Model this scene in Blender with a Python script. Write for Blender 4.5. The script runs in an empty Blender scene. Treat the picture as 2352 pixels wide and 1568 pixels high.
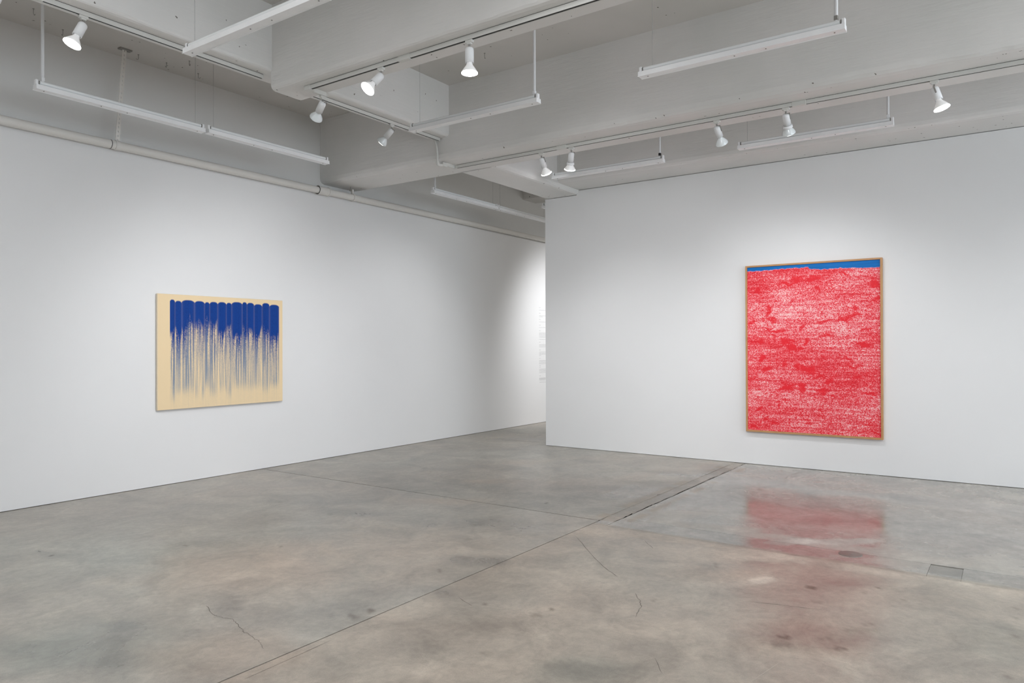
import bpy, math, random
import numpy as np
from mathutils import Vector, Matrix

random.seed(7)
rng = np.random.default_rng(11)
SC = bpy.context.scene
COL = SC.collection

# ------------------------------------------------------------------ camera
cam_d = bpy.data.cameras.new('camera')
cam = bpy.data.objects.new('camera', cam_d)
COL.objects.link(cam)
FPX, YAW, PIT, ROL = 1658.2, math.radians(34.868), math.radians(0.3074), math.radians(-0.1848)
fw = Vector((math.cos(YAW) * math.cos(PIT), math.sin(YAW) * math.cos(PIT), math.sin(PIT)))
rt = Vector((math.sin(YAW), -math.cos(YAW), 0))
up = rt.cross(fw)
r2 = rt * math.cos(ROL) + up * math.sin(ROL)
u2 = -rt * math.sin(ROL) + up * math.cos(ROL)
M = Matrix((r2, u2, -fw)).transposed().to_4x4()
M.translation = Vector((0, 0, 1.5))
cam.matrix_world = M
cam_d.sensor_width = 36
cam_d.lens = 36 * FPX / 2352
cam_d.clip_start = 0.05
cam_d.clip_end = 100
SC.camera = cam

# ------------------------------------------------------------------ world, large lights, exposure
W = bpy.data.worlds.new('world')
SC.world = W
W.use_nodes = True
W.node_tree.nodes['Background'].inputs[0].default_value = (0.75, 0.85, 1.0, 1)
W.node_tree.nodes['Background'].inputs[1].default_value = 0.3

LAMP = (.985, .997, 1.02)
def area(name, loc, target, sx, sy, power, col):
    d = bpy.data.lights.new(name, 'AREA')
    d.shape = 'RECTANGLE'; d.size = sx; d.size_y = sy; d.energy = power; d.color = col
    o = bpy.data.objects.new(name, d)
    COL.objects.link(o)
    o.location = loc
    o.rotation_euler = (Vector(target) - Vector(loc)).to_track_quat('-Z', 'Y').to_euler()
    return o
# daylight from the window wall to the right of the camera
area('window_light_side', (3.5, -6.3, 1.9), (3.5, 7, 1.9), 10.0, 2.6, 348.9, (0.80, 0.90, 1.0))
# broad unseen area lights added overhead, standing in for lamps out of view
area('overhead_fill_near', (1.2, 1.6, 4.35), (1.2, 1.6, 0), 3.4, 3.4, 61.4, LAMP)
area('overhead_fill_near_left', (0.2, 5.0, 4.35), (0.2, 5.0, 0), 2.5, 2.0, 67.2, LAMP)
area('overhead_fill_middle', (5.4, -3.4, 4.4), (5.4, -3.4, 0), 1.8, 3.4, 116.4, LAMP)
# unseen area light added to brighten the room behind the partition
area('far_room_light', (12.6, 1.6, 3.4), (12.4, 5.0, 0.8), 3.0, 2.0, 64.8, (1.0, .985, .965))
EL, ER = 95, 120            # beam power of the track spotlights on the left and on the right
HIDDEN = [((.6, 5.2, 3.6), (0.2, 7.5, .9), 105, 85, .25), ((6.8, -1.2, 3.4), (9.1, -1.2, .9), 54, 90, .1), ((11.9, 4.6, 3.5), (12.6, 7.5, 1.4), 500, 80, .3),
          ((2.4, 1.4, 3.35), (9.1, 4.3, 1.5), 370, 48, .6), ((2.6, .6, 3.35), (9.1, 1.8, 1.6), 180, 48, .6),
          ((3.3, 3.6, 3.4), (4.9, 7.5, 1.0), 310, 62, .5), ((8.0, 4.6, 3.6), (7.6, 7.5, 1.0), 123, 80, .3)]



SC.view_settings.view_transform = 'Standard'
SC.view_settings.look = 'None'
SC.view_settings.gamma = 1.0
SC.view_settings.use_curve_mapping = False
SC.view_settings.exposure = -0.02
SC.cycles.max_bounces = 7
SC.cycles.diffuse_bounces = 5
SC.cycles.use_adaptive_sampling = True
SC.cycles.adaptive_threshold = 0.08
SC.cycles.adaptive_min_samples = 16
SC.cycles.use_denoising = True
SC.cycles.sample_clamp_indirect = 6

# ------------------------------------------------------------------ helpers
class MB:
    def __init__(s): s.v = []; s.f = []; s.m = []; s.sm = []
    def add(s, vs, fs, mi=0, smooth=False, T=None):
        n = len(s.v)
        s.v += [tuple(T @ Vector(v)) if T else tuple(v) for v in vs]
        s.f += [tuple(i + n for i in f) for f in fs]
        s.m += [mi] * len(fs); s.sm += [smooth] * len(fs)
        return s
    def box(s, a, b, mi=0, T=None, ch=0.0):
        (x0, y0, z0), (x1, y1, z1) = a, b
        if ch <= 0:
            v = [(x0,y0,z0),(x1,y0,z0),(x1,y1,z0),(x0,y1,z0),(x0,y0,z1),(x1,y0,z1),(x1,y1,z1),(x0,y1,z1)]
            f = [(3,2,1,0),(4,5,6,7),(0,1,5,4),(1,2,6,5),(2,3,7,6),(3,0,4,7)]
            return s.add(v, f, mi, False, T)
        c = ch; v = []
        for z, k in ((z0, c), (z0 + c, 0), (z1 - c, 0), (z1, c)):
            xa, xb, ya, yb = x0 + k, x1 - k, y0 + k, y1 - k
            e = c if k == 0 else c * .6
            v += [(xa+e,ya,z),(xb-e,ya,z),(xb,ya+e,z),(xb,yb-e,z),(xb-e,yb,z),(xa+e,yb,z),(xa,yb-e,z),(xa,ya+e,z)]
        f = [tuple(range(7, -1, -1)), tuple(range(24, 32))]
        for k in range(3):
            for i in range(8):
                j = (i + 1) % 8
                f.append((k*8+i, k*8+j, k*8+8+j, k*8+8+i))
        return s.add(v, f, mi, False, T)
    def lathe(s, prof, n=24, mi=0, T=None, cap0=True, cap1=True, smooth=True):
        v = []; f = []
        for z, r in prof:
            for i in range(n):
                a = 2 * math.pi * i / n
                v.append((r * math.cos(a), r * math.sin(a), z))
        for k in range(len(prof) - 1):
            for i in range(n):
                j = (i + 1) % n
                f.append((k*n+i, k*n+j, (k+1)*n+j, (k+1)*n+i))
        s.add(v, f, mi, smooth, T)
        if cap0: s.add(v[:n], [tuple(range(n - 1, -1, -1))], mi, False, T)
        if cap1: s.add(v[-n:], [tuple(range(n))], mi, False, T)
        return s
    def tube(s, pts, r, n=10, mi=0, cap=True):
        pts = [Vector(p) for p in pts]
        v = []; f = []
        t0 = (pts[1] - pts[0]).normalized()
        ref = Vector((0, 0, 1)) if abs(t0.z) < .9 else Vector((1, 0, 0))
        nx = t0.cross(ref).normalized()
        for k, p in enumerate(pts):
            a = pts[max(k - 1, 0)]; b = pts[min(k + 1, len(pts) - 1)]
            t = (b - a).normalized()
            nx = (nx - t * nx.dot(t)).normalized()
            ny = t.cross(nx)
            for i in range(n):
                an = 2 * math.pi * i / n
                v.append(p + nx * (r * math.cos(an)) + ny * (r * math.sin(an)))
        for k in range(len(pts) - 1):
            for i in range(n):
                j = (i + 1) % n
                f.append((k*n+i, k*n+j, (k+1)*n+j, (k+1)*n+i))
        s.add(v, f, mi, True)
        if cap:
            s.add(v[:n], [tuple(range(n - 1, -1, -1))], mi); s.add(v[-n:], [tuple(range(n))], mi)
        return s
    def build(s, name, mats, parent=None):
        me = bpy.data.meshes.new(name)
        me.from_pydata(s.v, [], s.f)
        for m in (mats if isinstance(mats, (list, tuple)) else [mats]): me.materials.append(m)
        me.polygons.foreach_set('material_index', s.m)
        me.polygons.foreach_set('use_smooth', s.sm)
        me.update()
        return link(name, me, parent)

def link(name, me, parent=None):
    o = bpy.data.objects.new(name, me)
    COL.objects.link(o)
    if parent: o.parent = parent
    return o
def tag(o, label=None, cat=None, group=None, kind=None):
    if label: o['label'] = label
    if cat: o['category'] = cat
    if group: o['group'] = group
    if kind: o['kind'] = kind
    return o
def empty(name, loc=(0, 0, 0)):
    o = bpy.data.objects.new(name, None); COL.objects.link(o); o.location = loc
    o.empty_display_size = 0.1
    return o

# ------------------------------------------------------------------ materials
def nodes(name):
    m = bpy.data.materials.new(name); m.use_nodes = True
    nt = m.node_tree
    return m, nt, nt.nodes['Principled BSDF']
def N(nt, t, **kw):
    n = nt.nodes.new(t)
    for k, v in kw.items():
        if k.startswith('i_'):
            n.inputs[int(k[2:]) if k[2:].isdigit() else k[2:]].default_value = v
        else: setattr(n, k, v)
    return n
def simple(name, col, rough=.5, metal=0, noise=0.0, nscale=30, spec=None):
    m, nt, b = nodes(name)
    b.inputs['Base Color'].default_value = (*col, 1)
    b.inputs['Roughness'].default_value = rough
    b.inputs['Metallic'].default_value = metal
    if spec is not None: b.inputs['Specular IOR Level'].default_value = spec
    if noise:
        tc = N(nt, 'ShaderNodeTexCoord'); ns = N(nt, 'ShaderNodeTexNoise')
        ns.inputs['Scale'].default_value = nscale; ns.inputs['Detail'].default_value = 5
        nt.links.new(tc.outputs['Object'], ns.inputs['Vector'])
        mx = N(nt, 'ShaderNodeMix', data_type='RGBA')
        mx.inputs[6].default_value = tuple(c * (1 - noise) for c in col) + (1,)
        mx.inputs[7].default_value = tuple(min(1, c * (1 + noise)) for c in col) + (1,)
        nt.links.new(ns.outputs['Fac'], mx.inputs[0])
        nt.links.new(mx.outputs[2], b.inputs['Base Color'])
    return m

def wall_mat(name, col, bump=.06, mott=.02):
    m, nt, b = nodes(name)
    L = nt.links.new
    b.inputs['Roughness'].default_value = .62
    b.inputs['Specular IOR Level'].default_value = .3
    tc = N(nt, 'ShaderNodeTexCoord')
    n1 = N(nt, 'ShaderNodeTexNoise'); n1.inputs['Scale'].default_value = 1.3; n1.inputs['Detail'].default_value = 4
    L(tc.outputs['Object'], n1.inputs['Vector'])
    mx = N(nt, 'ShaderNodeMix', data_type='RGBA')
    mx.inputs[6].default_value = tuple(c * (1 - mott) for c in col) + (1,)
    mx.inputs[7].default_value = tuple(min(1, c * (1 + mott)) for c in col) + (1,)
    L(n1.outputs['Fac'], mx.inputs[0]); L(mx.outputs[2], b.inputs['Base Color'])
    n2 = N(nt, 'ShaderNodeTexNoise'); n2.inputs['Scale'].default_value = 140; n2.inputs['Detail'].default_value = 3
    L(tc.outputs['Object'], n2.inputs['Vector'])
    bp = N(nt, 'ShaderNodeBump'); bp.inputs['Strength'].default_value = bump; bp.inputs['Distance'].default_value = .002
    L(n2.outputs['Fac'], bp.inputs['Height']); L(bp.outputs[0], b.inputs['Normal'])
    return m

def concrete_paint(name, col, chip=.74):
    """white painted, board-marked concrete with a few chips"""
    m, nt, b = nodes(name)
    L = nt.links.new
    b.inputs['Roughness'].default_value = .7
    b.inputs['Specular IOR Level'].default_value = .25
    tc = N(nt, 'ShaderNodeTexCoord')
    n1 = N(nt, 'ShaderNodeTexNoise'); n1.inputs['Scale'].default_value = 1.1; n1.inputs['Detail'].default_value = 6
    L(tc.outputs['Object'], n1.inputs['Vector'])
    r1 = N(nt, 'ShaderNodeValToRGB')
    r1.color_ramp.elements[0].position = .3; r1.color_ramp.elements[0].color = tuple(c * k for c, k in zip(col, (.93, .94, .93))) + (1,)
    r1.color_ramp.elements[1].position = .7; r1.color_ramp.elements[1].color = tuple(min(1, c * k) for c, k in zip(col, (1.04, 1.03, 1.03))) + (1,)
    L(n1.outputs['Fac'], r1.inputs[0])
    # chips: small dark pits gathered in clusters
    v = N(nt, 'ShaderNodeTexVoronoi'); v.inputs['Scale'].default_value = 16
    nv = N(nt, 'ShaderNodeTexNoise'); nv.inputs['Scale'].default_value = 45
    L(tc.outputs['Object'], nv.inputs['Vector'])
    ad = N(nt, 'ShaderNodeVectorMath', operation='MULTIPLY_ADD')
    ad.inputs[1].default_value = (.03, .03, .03)
    L(nv.outputs['Color'], ad.inputs[0]); L(tc.outputs['Object'], ad.inputs[2])
    L(ad.outputs[0], v.inputs['Vector'])
    lt = N(nt, 'ShaderNodeMath', operation='LESS_THAN'); lt.inputs[1].default_value = .13
    L(v.outputs['Distance'], lt.inputs[0])
    sel = N(nt, 'ShaderNodeSeparateColor'); L(v.outputs['Color'], sel.inputs[0])
    nc = N(nt, 'ShaderNodeTexNoise'); nc.inputs['Scale'].default_value = 1.7; nc.inputs['Detail'].default_value = 3
    L(tc.outputs['Object'], nc.inputs['Vector'])
    mm = N(nt, 'ShaderNodeMath', operation='MULTIPLY_ADD'); mm.inputs[1].default_value = .9; mm.inputs[2].default_value = 0
    L(nc.outputs['Fac'], mm.inputs[0])
    sm = N(nt, 'ShaderNodeMath', operation='ADD'); L(mm.outputs[0], sm.inputs[0]); L(sel.outputs[0], sm.inputs[1])
    gt = N(nt, 'ShaderNodeMath', operation='GREATER_THAN'); gt.inputs[1].default_value = chip + .62
    L(sm.outputs[0], gt.inputs[0])
    mu = N(nt, 'ShaderNodeMath', operation='MULTIPLY'); L(lt.outputs[0], mu.inputs[0]); L(gt.outputs[0], mu.inputs[1])
    mx = N(nt, 'ShaderNodeMix', data_type='RGBA'); mx.inputs[7].default_value = (.2, .19, .17, 1)
    L(mu.outputs[0], mx.inputs[0]); L(r1.outputs[0], mx.inputs[6]); L(mx.outputs[2], b.inputs['Base Color'])
    # relief: long board marks and plaster waves
    mp = N(nt, 'ShaderNodeMapping'); mp.inputs['Scale'].default_value = (1.2, 1.2, 9)
    L(tc.outputs['Object'], mp.inputs['Vector'])
    n3 = N(nt, 'ShaderNodeTexNoise'); n3.inputs['Scale'].default_value = 1.6; n3.inputs['Detail'].default_value = 8; n3.inputs['Roughness'].default_value = .6
    L(mp.outputs[0], n3.inputs['Vector'])
    s2 = N(nt, 'ShaderNodeMath', operation='SUBTRACT'); L(n3.outputs['Fac'], s2.inputs[0]); L(mu.outputs[0], s2.inputs[1])
    bp = N(nt, 'ShaderNodeBump'); bp.inputs['Strength'].default_value = .35; bp.inputs['Distance'].default_value = .02
    L(s2.outputs[0], bp.inputs['Height']); L(bp.outputs[0], b.inputs['Normal'])
    return m

def floor_mat(name, tint=(1, 1, 1), rough0=.17):
    m, nt, b = nodes(name)
    L = nt.links.new
    tc = N(nt, 'ShaderNodeTexCoord')
    at = N(nt, 'ShaderNodeAttribute'); at.attribute_name = 'stain'   # rgb tint, alpha = surface dullness
    def noise(sc, det=6, ro=.55, dist=0.0):
        n = N(nt, 'ShaderNodeTexNoise'); n.inputs['Scale'].default_value = sc; n.inputs['Detail'].default_value = det
        n.inputs['Roughness'].default_value = ro; n.inputs['Distortion'].default_value = dist
        L(tc.outputs['Object'], n.inputs['Vector']); return n
    big, mid, fine, grit = noise(.7, 5, .55, .8), noise(2.3, 8, .68, .7), noise(21, 5, .7, .5), noise(170, 3, .6)
    r = N(nt, 'ShaderNodeValToRGB')
    e = r.color_ramp.elements
    e[0].position = .33; e[0].color = (.300, .280, .256, 1)
    e[1].position = .67; e[1].color = (.475, .444, .405, 1)
    L(mid.outputs['Fac'], r.inputs[0])
    r2_ = N(nt, 'ShaderNodeValToRGB'); e = r2_.color_ramp.elements
    e[0].position = .35; e[0].color = (.955, .975, .965, 1)
    e[1].position = .65; e[1].color = (1.03, .995, .965, 1)
    L(big.outputs['Fac'], r2_.inputs[0])
    def mul(a, b_, f=1.0):
        mx = N(nt, 'ShaderNodeMix', data_type='RGBA', blend_type='MULTIPLY'); mx.inputs[0].default_value = f
        L(a, mx.inputs[6]); L(b_, mx.inputs[7]); return mx.outputs[2]
    c = mul(r.outputs[0], r2_.outputs[0])
    r3 = N(nt, 'ShaderNodeValToRGB'); e = r3.color_ramp.elements
    e[0].position = .36; e[0].color = (.80, .80, .80, 1); e[1].position = .64; e[1].color = (1.16, 1.16, 1.16, 1)
    L(fine.outputs['Fac'], r3.inputs[0]); c = mul(c, r3.outputs[0], .5)
    r4 = N(nt, 'ShaderNodeValToRGB'); e = r4.color_ramp.elements
    e[0].position = .3; e[0].color = (.86, .86, .86, 1); e[1].position = .7; e[1].color = (1.1, 1.1, 1.1, 1)
    L(grit.outputs['Fac'], r4.inputs[0]); c = mul(c, r4.outputs[0], .7)
    sc = N(nt, 'ShaderNodeVectorMath', operation='SCALE'); sc.inputs['Scale'].default_value = 2.0
    L(at.outputs['Color'], sc.inputs[0]); c = mul(c, sc.outputs[0])
    tn = N(nt, 'ShaderNodeRGB'); tn.outputs[0].default_value = (*tint, 1); c = mul(c, tn.outputs[0])
    L(c, b.inputs['Base Color'])
    ma = N(nt, 'ShaderNodeMath', operation='MULTIPLY_ADD'); ma.inputs[1].default_value = .34; ma.inputs[2].default_value = rough0 - .15
    L(at.outputs['Alpha'], ma.inputs[0])
    mb = N(nt, 'ShaderNodeMath', operation='MULTIPLY_ADD'); mb.inputs[1].default_value = .16
    L(mid.outputs['Fac'], mb.inputs[0]); L(ma.outputs[0], mb.inputs[2]); L(mb.outputs[0], b.inputs['Roughness'])
    b.inputs['Specular IOR Level'].default_value = .5
    b.inputs['IOR'].default_value = 1.45
    bp = N(nt, 'ShaderNodeBump'); bp.inputs['Strength'].default_value = .04; bp.inputs['Distance'].default_value = .001
    L(fine.outputs['Fac'], bp.inputs['Height']); L(bp.outputs[0], b.inputs['Normal'])
    return m

def attr_mat(name, rough=.6, bump=0.0, bscale=300):
    m, nt, b = nodes(name)
    at = N(nt, 'ShaderNodeAttribute'); at.attribute_name = 'paint'
    nt.links.new(at.outputs['Color'], b.inputs['Base Color'])
    b.inputs['Roughness'].default_value = rough
    b.inputs['Specular IOR Level'].default_value = .25
    if bump:
        tc = N(nt, 'ShaderNodeTexCoord'); n = N(nt, 'ShaderNodeTexNoise'); n.inputs['Scale'].default_value = bscale
        nt.links.new(tc.outputs['Object'], n.inputs['Vector'])
        bp = N(nt, 'ShaderNodeBump'); bp.inputs['Strength'].default_value = bump; bp.inputs['Distance'].default_value = .001
        nt.links.new(n.outputs['Fac'], bp.inputs['Height']); nt.links.new(bp.outputs[0], b.inputs['Normal'])
    return m

M_WALL = wall_mat('white_wall_paint', (.80, .80, .80))
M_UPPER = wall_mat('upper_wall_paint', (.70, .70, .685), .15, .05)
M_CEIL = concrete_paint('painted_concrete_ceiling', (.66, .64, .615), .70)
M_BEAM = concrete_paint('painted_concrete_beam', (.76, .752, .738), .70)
M_FLOOR = floor_mat('polished_concrete')
M_STRIP = floor_mat('repair_concrete', (.84, .85, .845), .13)
M_TRENCH = floor_mat('trench_concrete', (.98, .98, .965), .38)
M_PATCH = floor_mat('dark_repair_concrete', (.70, .71, .70), .2)
M_GAP = simple('joint_dirt', (.07, .062, .052), .9)
M_DARK = simple('dark_gap', (.03, .03, .028), .8)
M_REVEAL = simple('reveal_shade_grey', (.22, .21, .20), .8)  # grey that paints the shade along the wall bases
M_TRACK = simple('track_white', (.66, .66, .63), .45, noise=.03)
M_WHITE = simple('white_enamel', (.80, .81, .82), .4, noise=.03, nscale=12)
M_FIXT = simple('batten_enamel', (.90, .905, .91), .42, noise=.05, nscale=9)
M_TUBE = simple('fluorescent_tube', (.86, .88, .88), .22)
M_METAL = simple('dull_metal', (.32, .31, .29), .45, .6)
M_BLACK = simple('black_plastic', (.02, .02, .02), .5)
M_WIRE = simple('hanger_wire_metal', (.45, .45, .44), .5, .3)
M_PIPE = simple('pipe_paint', (.73, .71, .675), .5, noise=.05, nscale=5)
M_CRACK = simple('crack_dirt', (.20, .18, .155), .9)
M_LIGHTSCR = simple('chalky_scratch', (.55, .52, .45), .8)
M_WOOD = simple('frame_wood', (.50, .27, .115), .5, noise=.18, nscale=14)
M_CANVAS_RAW = simple('raw_canvas', (.73, .64, .50), .85, noise=.04, nscale=90)
M_TEXT = simple('grey_vinyl', (.40, .40, .41), .6)
M_COVER = simple('iron_cover', (.23, .225, .20), .42, .35, noise=.15, nscale=40)
def glassy():
    m, nt, b = nodes('reflector_bulb_glass')
    b.inputs['Base Color'].default_value = (.78, .82, .83, 1)
    b.inputs['Roughness'].default_value = .12
    b.inputs['Specular IOR Level'].default_value = .8
    return m
M_BULB = glassy()
def emis(name, col, st):
    m, nt, b = nodes(name)
    b.inputs['Base Color'].default_value = (.9, .9, .9, 1)
    b.inputs['Emission Color'].default_value = (*col, 1)
    b.inputs['Emission Strength'].default_value = st
    return m
M_LENS = emis('lit_lamp_lens', (1.0, .98, .95), 14)
M_GLOWBULB = emis('lit_lamp_glass', (1.0, .98, .95), .12)
for _m in (M_LENS, M_GLOWBULB): _m.cycles.emission_sampling = "NONE"   # their light is carried by each head's own lamp

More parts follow.
